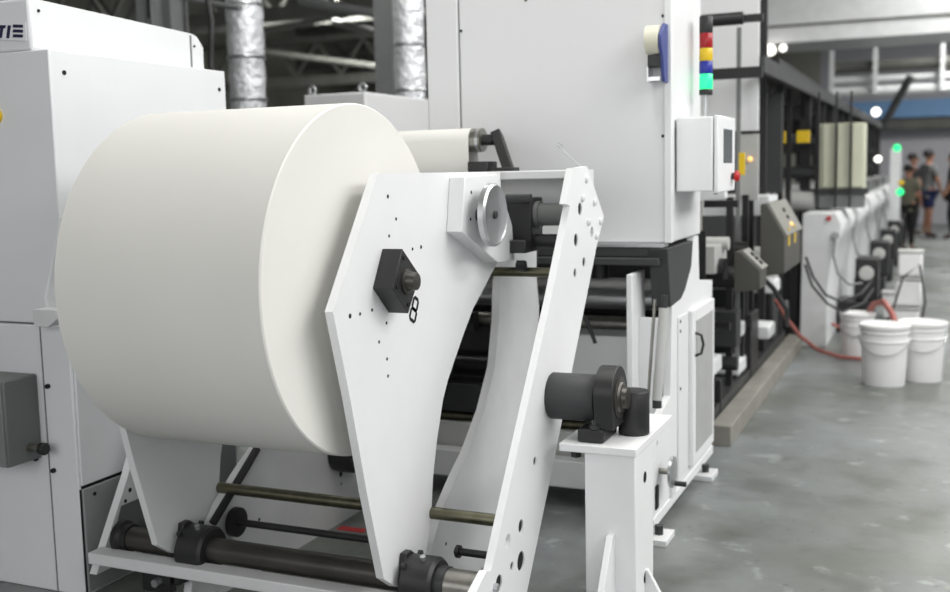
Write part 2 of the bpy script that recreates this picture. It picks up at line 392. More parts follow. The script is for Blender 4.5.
q = P(497, 585, x=-1.12); MB().lathe((-1.12, q.y-.02, q.z+.0), [(.014, 0), (.012, .012)], 'x', n=6).build('bolt', M['alu'], st)
far = [(P(96, 567, x=-2.53).y, .10), (P(128, 476, x=-2.53).y, P(128, 476, x=-2.53).z), (3.2, 1.2), (3.37, 1.41), (3.66, 1.42), (3.83, 1.25), (3.72, 1.149), (3.20, .427), (3.05, .10)]
a, b_ = P(121, 506, x=-2.53), P(111, 548, x=-2.53)
fo = dots(MB().prism(far, -2.56, -2.53, holes=[[(b_.y, b_.z), (a.y, a.z), (2.95, a.z), (2.95, b_.z)]]), -2.53, [(P(130, 490, x=-2.53).y, P(130, 490, x=-2.53).z, .008), (P(125.5, 501, x=-2.53).y, P(125.5, 501, x=-2.53).z, .007)])
lab(fo.build('tilt_plate', M['white2'], st), 'far slanted plate, lower corner seen left of the roll')
zb1, zb0 = P(185, 559, y=2.64).z, P(185, 580, y=2.575).z
# front bar and crossbeam
B3(-2.53, -1.15, 2.575, 2.64, zb0, zb1).build('front_bar', M['white2'], st, .004)
MB().prism([(3.54, 1.405), (3.54, 1.375), (3.68, 1.375), (3.68, 1.28), (3.76, 1.28), (3.76, 1.405)], -2.53, -1.15).build('crossbeam', M['white2'], st, .004)
# rods
def xrod(x0, x1, y, z, r, m, name='tie_rod'): return MB().cyl((x0, y, z), (x1, y, z), r, n=24).build(name, M[m], st)
xrod(-2.54, -1.135, 2.88, .352, .019, 'rod'); xrod(-2.53, -1.15, 3.5, 1.049, .017, 'rod')
xrod(-2.19, -1.45, 2.885, .236, .012, 'black'); xrod(-1.34, -1.15, 2.885, .236, .012, 'black'); xrod(-2.475, -1.15, 2.68, .215, .040, 'shaft', 'pivot_shaft')
MB().lathe((-1.335, 2.885, .236), [(.02, 0), (.02, .012)], 'x', n=20).build('collar', M['black'], st)
MB().lathe((-2.17, 2.885, .236), [(.05, 0), (.05, .02)], 'x', n=32).build('collar', M['black'], st)
MB().cyl(P(257, 449, x=-2.17), P(213, 523, x=-2.17), .014).build('gas_strut', M['black'], st)
MB().lathe((-2.19, 3.60, .30), [(.075, 0), (.08, .02), (.08, .09), (.075, .11)], 'x', n=36).build('guide_wheel', M['black'], st)
MB().lathe((-2.48, 2.68, .215), [(.055, 0), (.055, .02), (.045, .03), (.045, .05)], 'x', n=32).build('shaft_ring', M['black'], st)
for xs, nm in ((-1.413, 'near'), (-2.218, 'far')):
    h = MB(); 
    h.prism([(2.615, .105), (2.655, .30), (2.69, .30), (2.735, .265), (2.76, .255), (2.74, .10)], xs, xs+.022)
    hb = h.build('bearing_flange', M['black'], st, .003)
    MB().lathe((xs+.022, 2.68, .212), [(.078, 0), (.078, .085), (.070, .095)], 'x', n=36).build('bearing_body', M['black'], hb)
    MB().cyl((xs+.075, 2.66, .285), (xs+.075, 2.655, .30), .009, n=6).build('set_screw', M['alu'], hb)
    for dy, dz in ((-.055, .065), (.055, .065), (-.055, -.09), (.055, -.09)): bolt((xs+.022, 2.68+dy, .212+dz), .009, hb, m='dark')
MB().lathe((-1.298, 2.68, .215), [(.052, 0), (.052, .03)], 'x', n=32).build('shaft_ring', M['dark'], st)
MB().cyl((-1.268, 2.68, .215), (-1.152, 2.68, .215), .048, n=32).build('shaft_sleeve', M['steel'], st)
# bracket under bar
b0 = MB().box(-2.33, -2.22, 2.60, 2.635, zb0-.07, zb0).build('clamp', M['black'], st, .003)
MB().cyl((-2.26, 2.60, zb0-.03), (-2.26, 2.575, zb0-.03), .014, n=6).build('bolt', M['alu'], b0)
# shaft chuck block (turned square)
cq = [(2.612, 1.197), (2.716, 1.113), (2.637, 1.012), (2.548, 1.092)]
ck = MB().prism(cq, -1.4148, -1.352).build('chuck_block', M['black'], st, .002)
MB().lathe((-1.352, 2.633, 1.104), [(.036, 0), (.036, .006), (.028, .008), (.026, .022), (.024, .032), (.015, .035)], 'x', n=32).build('shaft_end', M['shaft'], ck)
for yy, zz in cq: bolt((-1.352, 2.632+(yy-2.632)*.72, 1.104+(zz-1.104)*.72), .006, ck, h=.004, m='hole')
# core shaft through the roll
MB().cyl((-2.25, 2.64, 1.103), (-1.41, 2.64, 1.103), .035).build('core_shaft', M['steel'], st)
# hand wheel block
bo = [(3.07, 1.39), (3.34, 1.395), (3.47, 1.215), (3.485, 1.093), (3.33, 1.097), (3.037, 1.218)]
bk = MB().prism(bo, -1.4148, -1.36, ).build('brake_block', M['white'], st, .003)
for a_, b_ in ((3.115, 1.34), (3.105, 1.255)): bolt((-1.3605, a_, b_), .006, bk, h=.001, m='hole')
MB().cyl((-1.36, 3.165, 1.266), (-1.305, 3.165, 1.266), .022).build('wheel_stub', M['dark'], st)
hw = MB().lathe((-1.322, 3.165, 1.266), [(.094, 0), (.102, .004), (.102, .022), (.094, .028), (.088, .024), (.03, .020)], 'x', n=56).build('hand_wheel', M['alu'], st)
MB().lathe((-1.302, 3.165, 1.266), [(.014, 0), (.012, .008)], 'x', n=20).build('hub_bolt', M['dark'], hw)
# brake motor between block and tilt plate
mo = B3(-1.40, -1.30, 3.50, 3.62, 1.12, 1.31).build('brake_body', M['black'], st, .006)
MB().lathe((-1.315, 3.56, 1.25), [(.048, 0), (.048, .03), (.040, .031), (.040, .165)], 'x', n=36).build('brake_cylinder', M['boxgrey'], mo)
MB().cyl((-1.36, 3.55, 1.155), (-1.152, 3.55, 1.155), .026).build('brake_rod', M['black'], mo)
B3(-1.40, -1.30, 3.44, 3.5, 1.12, 1.165).build('brake_foot', M['black'], mo, .005)
MB().cyl((-1.36, 3.42, 1.31), (-1.27, 3.42, 1.31), .016).build('hose_fitting', M['dark'], mo)
bolt((-1.34, 3.46, 1.075), .02, mo, h=.03, m='black')
# sensor whisker on top
a, b_ = P(558, 144, y=3.75), P(582, 168, y=3.75)
MB().tube([a, a.lerp(b_, .3)+Vector((0, 0, -.004)), b_], .004, n=8).cyl(a, a+Vector((.012, 0, -.010)), .008).build('sensor_probe', M['alu'], st)
# pivot boss
MB().lathe((-1.12, 3.18, .683), [(.072, 0), (.075, .004), (.075, .154), (.072, .158)], 'x', n=48).build('pivot_boss', M['anth'], st)

# idler roller arm + web
t = thing('idler_roller', (-1.8, 3.9, 1.53), 'idler roller with bare steel end and black arm above the stand crossbeam', 'roller')
MB().cyl((-2.35, 3.9, 1.53), (-1.645, 3.9, 1.53), .046, n=40).build('roller_body', M['steel'], t)
MB().lathe((-1.665, 3.9, 1.53), [(.048, 0), (.048, .012)], 'x').build('roller_ring', M['alu'], t)
MB().cyl((-1.645, 3.9, 1.53), (-1.60, 3.9, 1.53), .022).build('journal', M['black'], t)
a, b_ = Vector((-1.58, 3.9, 1.53)), Vector((-1.49, 3.80, 1.38))
d = (b_-a).normalized(); s_ = Vector((1, 0, 0)); s_ = (s_-d*s_.dot(d)).normalized(); w_ = d.cross(s_)
X4 = Matrix(((s_.x, w_.x, d.x, a.x), (s_.y, w_.y, d.y, a.y), (s_.z, w_.z, d.z, a.z), (0, 0, 0, 1)))
ar = MB().box(-.02, .02, -.028, .028, -.03, (b_-a).length, M4=X4).build('roller_arm', M['black'], t, .004)
B3(-1.66, -1.575, 3.77, 3.87, 1.405, 1.445).build('arm_clamp', M['black'], t, .005)
B3(-1.56, -1.47, 3.77, 3.84, 1.40, 1.42).build('arm_clamp', M['black'], t, .004)
wm = MB(); pr = []
for i in range(13):
    an = PI*(.95-.95*i/12)+0
    pr.append((3.9-.0478*math.cos(PI-an), 1.53+.0478*math.sin(an)))
pr = [(3.853, 1.40)]+[(3.9-.0478*math.cos(i*PI/12), 1.53+.0478*math.sin(i*PI/12)) for i in range(13)]+[(3.96, .9)]
inn = [(y_+(3.9-y_)*.03, z_-.001) for y_, z_ in pr]
wm.prism(pr+inn[::-1], -2.30, -1.69)
tag(wm.build('paper_web', M['roll']), 'white paper web running over the idler roller behind the stand', 'paper web')

# ================================================================== PAPER ROLL
t = thing('paper_roll', (-1.83, 2.64, 1.103-.5), 'huge cream white paper roll held in the stand', 'paper roll')
R_ = .5
MB().lathe((-2.16, 2.64, 1.103), [(.076, .004), (R_-.004, 0), (R_, .004), (R_, .656), (R_-.004, .66), (.076, .656)], 'x', n=160, m=M['roll']).build('wound_paper', M['roll'], t)
ob = bpy.data.objects['wound_paper']; ob.data.materials.append(M['paper'])
for f in ob.data.polygons:
    if abs(f.normal.x) > .8: f.material_index = 1; f.use_smooth = False
MB().lathe((-2.17, 2.64, 1.103), [(.074, 0), (.074, .68)], 'x', n=48).build('core_tube', M['cream'], t)

# ================================================================== PEDESTAL
t = pd = thing('pivot_pedestal', (-.9, 3.3, 0), 'white steel pedestal with bearing carrying the stand pivot', 'pedestal')
B3(-.982, -.82, 3.085, 3.31, .0, .53).build('column', M['white'], t, .004)
B3(-1.062, -.815, 3.075, 3.56, .53, .556).build('top_plate', M['white'], t, .003)
MB().prism([(3.086, .28), (3.055, .28), (2.86, 0), (3.086, 0)], -.905, -.885).build('gusset', M['white'], t, .002)
MB().prism([(-.821, .13), (-.812, .13), (-.74, 0), (-.821, 0)], 3.20, 3.22, 'y').build('gusset', M['white'], t, .002)
for yy, zz in ((3.20, .435), (3.20, .105)): MB().lathe((-.8195, yy, zz), [(.018, 0), (.0175, .0008)], 'x', n=24).build('slot_hole', M['hole'], t)
MB().cyl((-1.02, 3.12, .53), (-1.02, 3.12, .505), .018, n=6).build('nut', M['black'], t)
# pillow block
pb = MB(); pb.box(-1.01, -.925, 3.10, 3.26, .557, .600)
base = pb.build('pillow_base', M['black'], t, .006)
pr = [(3.11, .60), (3.25, .60), (3.262, .66), (3.268, .70)]+[(3.18+.09*math.cos(a_), .70+.09*math.sin(a_)) for a_ in [i*PI/14 for i in range(1, 14)]]+[(3.092, .70), (3.098, .66)]
MB().prism(pr, -.955, -.895, ).build('pillow_housing', M['black'], base, .006)
MB().lathe((-.955, 3.18, .69), [(.066, 0), (.066, .064), (.050, .066), (.046, .072), (.036, .074), (.034, .088)], 'x', n=36).build('bearing_ring', M['shaft'], base)
for yy in (3.115, 3.245):
    MB().lathe((-.955, yy, .60), [(.019, 0), (.019, .012), (.012, .014), (.012, .03)], 'z', n=6).build('base_bolt', M['dark'], base)
MB().lathe((-.873, 3.27, .556), [(.048, 0), (.05, .003), (.05, .137), (.047, .141), (.044, .1415)], 'z', n=40).build('stop_cylinder', M['black'], t)
# far side pedestal (mostly behind the roll)

# ================================================================== TOWER MACHINE
t = tw = thing('white_tower', (-1.47, 4.5, 0), 'tall light grey machine tower behind the stand with screwed panels', 'machine tower')
B3(-1.835, -.95, 4.114, 4.70, 1.112, 2.9).build('tower_body', M['panel'], t, .006)
B3(-1.988, -1.841, 4.114, 4.70, 1.112, 2.9).build('tower_side_body', M['panel'], t, .006)
B3(-.972, -.944, 4.108, 4.16, 1.112, 2.9).build('corner_trim', M['white'], t, .003)
for u, v in ((461, 31), (663, 16), (663, 136), (526, 0)):
    q = P(u, v, y=4.114); MB().cyl((q.x, 4.114, q.z), (q.x, 4.111, q.z), .006, n=12).build('screw', M['hole'], t)
sd = [(3.83, .075), (3.83, .42), (4.12, .50), (4.15, .86), (4.33, .885), (4.42, .95), (4.53, 1.05), (4.565, 1.108), (4.66, 1.108), (4.68, .91), (4.98, .88), (4.98, .075)]
lab(MB().prism(sd, -.98, -.95, holes=[(3.90, .36, .012)], n=16).build('side_frame', M['white'], t, .003), 'white side frame facing the aisle')
lab(MB().prism(sd, -2.62, -2.59).build('side_frame', M['white2'], t, .003), 'far side frame behind the stand')
dr = B3(-.95, -.93, 4.46, 4.93, .12, .80).build('door', M['white'], t, .004)
B3(-.93, -.927, 4.52, 4.88, .17, .75).build('door_mesh_panel', M['meshgrey'], dr)
MB().tube([(-.93, 4.50, .60), (-.905, 4.505, .61), (-.897, 4.51, .65), (-.905, 4.505, .69), (-.93, 4.50, .70)], .006, n=8).build('handle', M['black'], dr)
B3(-.95, -.944, 4.24, 4.42, .12, .80).build('strip_panel', M['panel'], t, .002)
for z in (.78, .74, .5): bolt((-.944, 4.27, z), .007, t, h=.003, m='dark')
B3(-2.60, -.94, 4.10, 4.18, .085, .20).build('base_rail', M['white2'], t, .004)
B3(-.985, -.945, 3.83, 4.99, .045, .085).build('bottom_rail', M['white'], t, .003)
for y in (3.84, 4.73):
    f = B3(-1.02, -.885, y-.07, y+.07, 0, .025).build('foot_pad', M['white2'], t, .003)
    MB().cyl((-.93, y, .025), (-.93, y, .06), .018, n=6).build('foot_bolt', M['dark'], f)
hwl = MB().cyl((-.95, 3.93, .245), (-.90, 3.93, .245), .012).build('crank_shaft', M['steel'], t)
MB().lathe((-.905, 3.93, .245), [(.012, -.006), (.06, 0), (.06, .012), (.012, .016)], 'x', n=36).build('crank_wheel', M['alu'], hwl)
MB().cyl((-.90, 3.95, .195), (-.85, 3.95, .195), .010).build('crank_handle', M['black'], hwl)
B3(-.951, -.944, 3.86, 3.90, .11, .20).build('slot_cover', M['hole'], t)
MB().box(-2.60, -.975, 4.06, 4.18, 1.06, 1.098).box(-2.60, -.975, 4.02, 4.12, 1.03, 1.058).build('guide_bar', M['anth'], t, .003)
MB().prism([(4.05, 1.095), (4.52, 1.095), (4.49, .99), (4.36, .90), (4.28, .87), (4.10, .86)], -1.02, -.944).build('wedge_bracket', M['anth'], t, .004)
B3(-1.80, -.96, 4.055, 4.13, 1.099, 1.111).build('ledge', M['alu'], t)
# back wall of the machine interior so no light shows through
B3(-2.59, -.98, 4.97, 4.98, .1, 1.11).build('rear_cover', M['black'], t)
for y, z, r, m in ((4.30, .93, .022, 'drum'), (4.45, .845, .045, 'alu'), (4.40, .74, .035, 'steel'), (4.62, .78, .06, 'black'), (4.45, .63, .03, 'dark'), (4.5, .50, .05, 'black'), (4.32, .30, .025, 'rod'), (4.32, .235, .025, 'rod')):
    MB().cyl((-2.6, y, z), (-.98, y, z), r, n=28).build('roller', M[m], t)
B3(-2.58, -1.42, 4.36, 4.40, .60, .72).build('inner_crossbar', M['black'], t, .004)
B3(-1.42, -1.10, 4.19, 4.40, .53, .72).build('grey_cover', M['panel'], t, .006)
B3(-2.58, -1.42, 4.28, 4.34, .33, .46).build('lower_crossbar', M['dark'], t, .004)
B3(-2.58, -1.00, 4.20, 4.24, .10, .30).build('lower_cover', M['drum'], t, .004)
rnd = random.Random(8)
for i in range(9):
    x = -2.3+i*.13; z = .50+rnd.random()*.25
    MB().cyl((x, 4.26, z), (x, 4.36, z), .018+.012*rnd.random()).box(x-.03, x+.03, 4.30, 4.36, z-.05, z+.03).build('valve', M['dark' if i % 2 else 'black'], t)
MB().cyl((-1.26, 4.2, .96), (-1.26, 4.2, 1.03), .035).build('bearing_stub', M['black'], t)
MB().tube([(-1.33, 4.12, 1.03), (-1.36, 4.08, .96), (-1.35, 4.08, .86), (-1.29, 4.10, .80), (-1.26, 4.12, .70)], .008).build('cable', M['cable'], t)
B3(-1.085, -1.062, 3.96, 4.16, .40, 1.0).build('upright_plate', M['white'], t, .003)
B3(-1.062, -.985, 4.06, 4.08, .40, .82).build('upright_web', M['white'], t, .002)
a, b_ = P(664, 308, y=3.97), P(657, 400, y=3.94)
pc = MB().cyl(a, b_, .019).build('air_cylinder', M['drum'], t)
MB().cyl(a+Vector((-.04, .02, .03)), b_+Vector((-.035, 0, 0)), .006).build('piston_rod', M['steel'], pc)
MB().cyl(a, a+Vector((.003, .003, .05)), .012).build('rod_end', M['dark'], pc)
MB().cyl(b_, b_+Vector((0, 0, -.03)), .018).build('clevis', M['dark'], pc)

# tape dispenser
t = thing('tape_dispenser', (-1.0, 4.1, 1.74), 'blue tape dispenser with cream tape roll on the tower panel', 'tape dispenser')
a = P(652, 40, y=4.05)
MB().cyl((-1.022, 4.045, a.z), (-.970, 4.045, a.z), .053, n=40).build('tape_roll', M['cream'], t)
MB().prism([(4.107, 1.73), (4.107, 1.95), (4.06, 1.95), (4.0, 1.90), (4.0, 1.86), (4.03, 1.82), (4.04, 1.76), (4.06, 1.73)], -.968, -.956).build('side_cheek', M['blue'], t, .002)
MB().box(-1.022, -.97, 4.05, 4.107, 1.79, 1.835).build('guide_block', M['dark'], t, .002)
MB().box(-1.022, -1.017, 4.04, 4.112, 1.735, 1.79).box(-1.018, -.97, 4.035, 4.045, 1.735, 1.75).build('cutter', M['alu'], t)

# control box
t = thing('control_box', (-.86, 4.38, 1.31), 'white control box with grey screen and red stop button on the tower side', 'control box')
B3(-.943, -.80, 4.19, 4.575, 1.31, 1.60).build('box_body', M['white'], t, .005)
ld = B3(-.796, -.78, 4.195, 4.575, 1.305, 1.605).build('lid', M['white'], t, .004)
B3(-.78, -.778, 4.31, 4.50, 1.42, 1.555).build('screen', M['screen'], ld)
sb = MB().lathe((-.78, 4.50, 1.365), [(.014, 0), (.014, .012)], 'x', n=20).build('button_base', M['dark'], ld)
MB().lathe((-.768, 4.50, 1.365), [(.02, 0), (.024, .008), (.018, .02)], 'x', n=24).build('stop_button', M['red'], sb)
MB().cyl((-.795, 4.19, 1.30), (-.78, 4.19, 1.30), .002).build('hinge', M['dark'], ld)
t = thing('signal_light', (-.888, 4.5, 1.60), 'signal tower light with red, yellow, blue and lit green lenses on the control box', 'signal light')
def zz(v): return P(706, v, y=4.5).z
MB().cyl((-.888, 4.5, 1.601), (-.888, 4.5, zz(94)), .0085, n=16).build('mast', M['alu'], t)
MB().lathe((-.888, 4.5, 1.601), [(.025, 0), (.025, .008), (.012, .014)], 'z', n=24).build('mast_foot', M['alu'], t)
for v0, v1, m, nm in ((95, 89, 'black', 'lamp_base'), (89, 74, 'green', 'green_lens'), (74, 61, 'bluelens', 'blue_lens'), (61, 48, 'yellow', 'yellow_lens'), (48, 33, 'redlens', 'red_lens'), (33, 16, 'black', 'buzzer')):
    MB().lathe((-.888, 4.5, zz(v0)), [(.0265, 0), (.0275, .002), (.0275, zz(v1)-zz(v0)-.003), (.0265, zz(v1)-zz(v0)-.0015)], 'z', n=32).build(nm, M[m], t)

# ================================================================== PRINT LINE
ug = 'printing units along the aisle'
def unit_label(i): return ['nearest white fronted printing unit on the line, beside the red hose', 'second white fronted printing unit from the consoles', 'third white fronted printing unit along the aisle', 'fourth white fronted printing unit, with two more beyond', 'fifth white fronted printing unit, last but one before the people', 'farthest white fronted printing unit, closest to the people'][i]
t = pu = thing('printing_unit', (-1.3, 8.5, 0), unit_label(0), 'printing unit', ug)
MB().prism([(-.946, 0), (-.745, 0), (-.735, .5), (-.70, .80), (-.645, .88), (-.645, .96), (-.69, 1.045), (-.935, 1.04)], 8.5, 9.9, 'y').build('front_housing', M['soffit'], t, .01)
MB().lathe((-.69, 8.48, .87), [(.03, 0), (.03, .02)], 'y', n=20).build('dial', M['alu'], t)
MB().lathe((-.74, 8.485, 1.0), [(.018, 0), (.018, .015)], 'y', n=16).build('red_knob', M['red'], t)
MB().tube([(-.69, 8.46, .85), (-.70, 8.46, .72), (-.66, 8.42, .58), (-.58, 8.45, .50), (-.50, 8.6, .50)], .008).build('cable', M['grey'], t)
for x, y in ((-.985, 9.1), (-1.75, 9.1), (-.985, 10.3)): B3(x-.04, x+.04, y-.04, y+.04, 0, 2.03).build('post', M['black'], t)
B3(-1.75, -.985, 9.06, 9.14, 1.78, 1.9).build('cross_bar', M['black'], t)
B3(-1.75, -.84, 9.06, 9.14, 1.12, 1.18).build('cross_bar', M['dark'], t)
B3(-1.75, -.95, 9.15, 10.2, .0, .95).build('machine_body', M['grey'], t, .01)
B3(-1.7, -.80, 9.2, 10.2, 1.0, 1.19).build('ink_tray', M['grey'], t, .005)
for z, r, y in ((1.12, .09, 9.05), (1.35, .05, 9.02), (1.6, .05, 9.03)): MB().cyl((-1.72, y, z), (-.90, y, z), r, n=20).build('roller', M['drum' if r > .06 else 'dark'], t)
MB().box(-.60, -.42, 9.4, 9.75, .27, .62).cyl((-.51, 9.39, .50), (-.51, 9.36, .50), .06, M['drum']).build('drive_motor', M['black'], t, .01)
MB().box(-.74, -.45, 9.35, 9.8, 0, .26).build('motor_stand', M['black'], t, .01)
for i in range(1, 6): dup(pu, (0, 2.1*i, 0), unit_label(i))
cc = thing('cream_cabinet', (-.68, 9.1, 1.2), 'pale cream cabinet with three tall doors between black posts under the dark rail', 'cabinet')
ex = [P(u, 155, y=9.0).x for u in (821.5, 836.5, 851, 864)]
B3(ex[0]-.02, ex[3], 9.02, 9.35, 1.215, 1.735).build('cabinet_body', M['creampanel'], cc)
for k in range(3): B3(ex[k]+.008, ex[k+1]-.008, 9.0, 9.02, 1.225, 1.73).build('door', M['creampanel'], cc, .004)
for k in (0, 1, 2): B3(ex[k]-(.03 if k == 0 else .010), ex[k]+(-.012 if k == 0 else .006), 8.95, 8.98, 1.06, 1.98).build('divider_post', M['black'], cc)
B3(-1.0, ex[3]+.03, 9.0, 9.3, 1.17, 1.213).build('support_shelf', M['anth'], cc)
B3(-1.0, ex[3], 9.02, 9.3, 1.06, 1.168).build('lower_panel', M['grey'], cc)
# top beam
t = MB().prism([(6.22, 1.93), (6.22, 2.02), (21.4, 2.15), (21.4, 2.05)], -.93, -.90)
tag(t.build('overhead_rail', M['anth']), 'long dark steel rail running over the printing units down the aisle', 'rail')
tag(B3(-2.2, -.95, 7.2, 20.0, 2.04, 2.10).build('service_walkway', M['black']), 'dark service walkway deck above the printing units', 'walkway')
# small lit lamps down the line
for u, v, y, r, m, lb in ((876, 112, 16., .06, 'lamp', 'white lamp glowing high at the far end of the black rail'), (878, 159, 14., .04, 'lamp', 'white work lamp shining among the printing units'), (897, 148, 15.5, .05, 'green', 'small green signal lamp above the far machine end'), (900, 192, 15.5, .05, 'green', 'small green signal lamp low beside the olive shirt person'), (770, 50, 15.9, .08, 'lamp', 'white ceiling lamp just right of the black post top'), (783, 48, 15.9, .05, 'lamp', 'second white ceiling lamp, right of the one by the black post'), (750, 159, 6.6, .015, 'amber', 'small amber lamp in the dark frame behind the control box'), (901, 183, 15.4, .04, 'yellow', 'small yellow plate lamp above the low green lamp')):
    q = P(u, v, y=y); mb = MB().lathe(q, [(r*.3, -r*.95), (r*.75, -r*.65), (r, 0), (r*.75, r*.65), (r*.3, r*.95)], 'y', n=20)
    tl = thing('signal_lamp', (q.x, q.y, q.z), lb, 'lamp', 'lamps down the line'); mb.build('lens', M[m], tl)
    if y == 15.9: MB().cyl((q.x, 16.04, q.z), (q.x, 16.04, 3.159), .015, n=8).build('drop_rod', M['grey'], tl)
    MB().box(q.x-r*.5, q.x+r*.5, q.y+r*.8, q.y+r*2, q.z-r*.5, q.z+r*.5).build('lamp_housing', M['dark'], tl)
q = P(890, 170, y=16.3)
tag(B3(-.60, -.46, 16.2, 16.5, 0, 1.62).build('end_cabinet', M['soffit'], None, .01), 'narrow pale upright cabinet beside the green lamps', 'cabinet')

# ---- near section (dark frame between tower and first white unit)
t = nf = thing('infeed_frame', (-1.3, 6.2, 0), 'black open frame machine section between the tower and the white printing units', 'machine section')
def post(u, y, w, z1, m='black', z0=0):
    q = P(u, 200, x=-1.06); y = q.y; return B3(q.x-w, q.x+w, y-w, y+w, z0, z1).build('post', M[m], nf)
post(762.5, 6.15, .022, 2.75); post(751, 6.3, .02, 2.0); post(730, 5.5, .018, 1.235); post(745.5, 5.5, .018, 1.235); post(741, 5.75, .025, .8)
post(779, 6.9, .025, 2.0); post(788, 7.6, .02, 2.0); post(738, 7.2, .012, 2.2, 'grey'); post(706, 5.6, .012, .75, 'alu'); post(772, 7, .01, 1.95, 'anth')
B3(-1.09, -.92, 5.48, 5.52, 1.20, 1.235).build('cross_bar', M['black'], nf)
for v, h in ((73, .03), (19, .02)):
    q = P(740, v, y=6.15); B3(-2.0, -.90, 6.13, 6.17, q.z-h, q.z+h).build('cross_bar', M['black'], nf)
q = P(730, 19, y=6.10); MB().cyl((-1.4, 6.1, q.z), (-1.0, 6.1, q.z+.0), .035).build('air_motor', M['black'], nf)
B3(-1.9, -.99, 6.6, 6.64, 1.62, 2.6).build('back_panel', M['panel'], nf)
B3(-1.9, -1.06, 5.25, 5.29, 1.02, 1.24).build('grey_screen', M['plinth'], nf)
B3(-2.0, -1.03, 5.45, 5.8, .86, 1.0).build('body', M['drum'], nf)
B3(-1.9, -.95, 6.8, 7.2, 1.10, 1.22).build('tray', M['soffit'], nf)
B3(-1.9, -.90, 7.3, 7.7, .85, 1.08).build('body', M['grey'], nf)
B3(-1.9, -.98, 7.6, 7.64, 1.22, 1.9).build('inner_panel', M['anth'], nf)
B3(-1.10, -.99, 6.62, 6.66, 1.2, 1.6).build('inner_panel', M['drum'], nf)
B3(-1.25, -.96, 5.35, 5.42, 1.25, 1.36).build('tray', M['soffit'], nf)
B3(-.985, -.955, 5.9, 5.93, 1.36, 1.48).build('guard', M['yellow'], nf)
for u, v in ((779, 137), (803, 136)):
    q = P(u, v, y=8.3); B3(q.x-.04, q.x+.05, 8.25, 8.3, q.z-.05, q.z+.04).build('warning_label', M['yellow'], nf)
for y, z, r, m in ((5.7, 1.0, .035, 'drum'), (5.6, .86, .07, 'black'), (5.9, .80, .06, 'black'), (6.3, .9, .07, 'black'), (6.6, .75, .05, 'dark'), (5.75, .55, .025, 'black'), (6.5, .45, .03, 'black'), (7.0, .8, .09, 'drum'), (7.6, .6, .06, 'drum'), (6.0, .30, .04, 'dark')):
    MB().cyl((-2.0, y, z), (-1.0, y, z), r, n=24).build('roller', M[m], nf)
for a_ in ((-1.9, -1.02, 5.6, 5.64, .02, .28, 'black'), (-1.9, -1.0, 5.95, 6.1, .40, .60, 'dark'), (-1.9, -1.02, 6.6, 6.9, .10, .5, 'black'), (-2.0, -1.05, 7.8, 8.2, 0, .8, 'dark')):
    B3(*a_[:6]).build('body', M[a_[6]], nf, .005)
for x, y, z in ((-1.10, 5.55, .30), (-1.08, 6.2, .40), (-1.08, 6.25, .18), (-1.0, 6.9, .3), (-1.02, 7.3, .55)):
    MB().box(x-.12, x+.05, y, y+.25, z, z+.09).build('ink_tray', M['soffit'], nf, .015)
for k in range(3): B3(-1.20+k*.06, -1.17+k*.06, 5.35, 5.9, .10, .15).build('guide_rail', M['soffit'], nf)
MB().tube([(-.95, 6.2, .82), (-.85, 6.3, .7), (-.8, 6.5, .55), (-.84, 6.9, .4), (-.9, 7.3, .5)], .015).build('cable', M['cable'], nf)
tag(B3(-1.02, -.915, 5.30, 8.45, 0, .105).build('floor_plinth', M['plinth'], None, .004), 'long grey box beam on the floor along the machine edge', 'beam')
tag(B3(-1.10, -1.025, 5.30, 8.3, 0, .16).build('inner_kerb', M['dark']), 'dark kerb rail behind the grey box beam on the floor', 'beam')

# consoles
def console(x, y, z, sx, sy, sz, lb, leg, parts=True):
    t = thing('control_console', (x, y, z), lb, 'console', 'grey tilted control consoles')
    MB().prism([(x-sx, z), (x, z+.02), (x, z+sz*.55), (x-sx*.75, z+sz), (x-sx, z+sz)], y, y+sy, 'y').build('console_body', M['olive'], t, .004)
    # tilted face plate
    p0, p1 = Vector((x+.001, 0, z+sz*.55)), Vector((x-sx*.75, 0, z+sz))
    n = Vector((p0.z-p1.z, 0, 0)); d = (p1-p0).normalized(); nn = Vector((d.z, 0, -d.x))
    a, b_ = p0+nn*.002, p1+nn*.002
    MB().prism([(a.x, a.z), (b_.x, b_.z), (b_.x+nn.x*.01, b_.z+nn.z*.01), (a.x+nn.x*.01, a.z+nn.z*.01)], y+.01, y+sy-.01, 'y').build('face_plate', M['consface'], t)
    for k in range(3):
        c = a.lerp(b_, .25+.22*k)+nn*.01
        MB().cyl((c.x, y+sy*.5, c.z), (c.x+nn.x*.01, y+sy*.5, c.z+nn.z*.01), .012).build('button', M['amber' if (k == 0 and parts) else 'dark'], t)
    if parts:
        for k in range(2): B3(x, x+.002, y+.15+k*.27, y+.22+k*.27, z+.16, z+.26).build('yellow_label', M['yellow'], t)
    B3(-1.10, x-.02, y+sy*.4, y+sy*.4+.03, z+.03, z+.06).build('console_leg', M['black'], t)
    return t
console(-.80, 5.45, .765, .13, .22, .21, 'small grey tilted control console nearest the tower', 0, False)
console(-.745, 5.95, .80, .13, .75, .40, 'large grey tilted control console with yellow labels', 0, True)

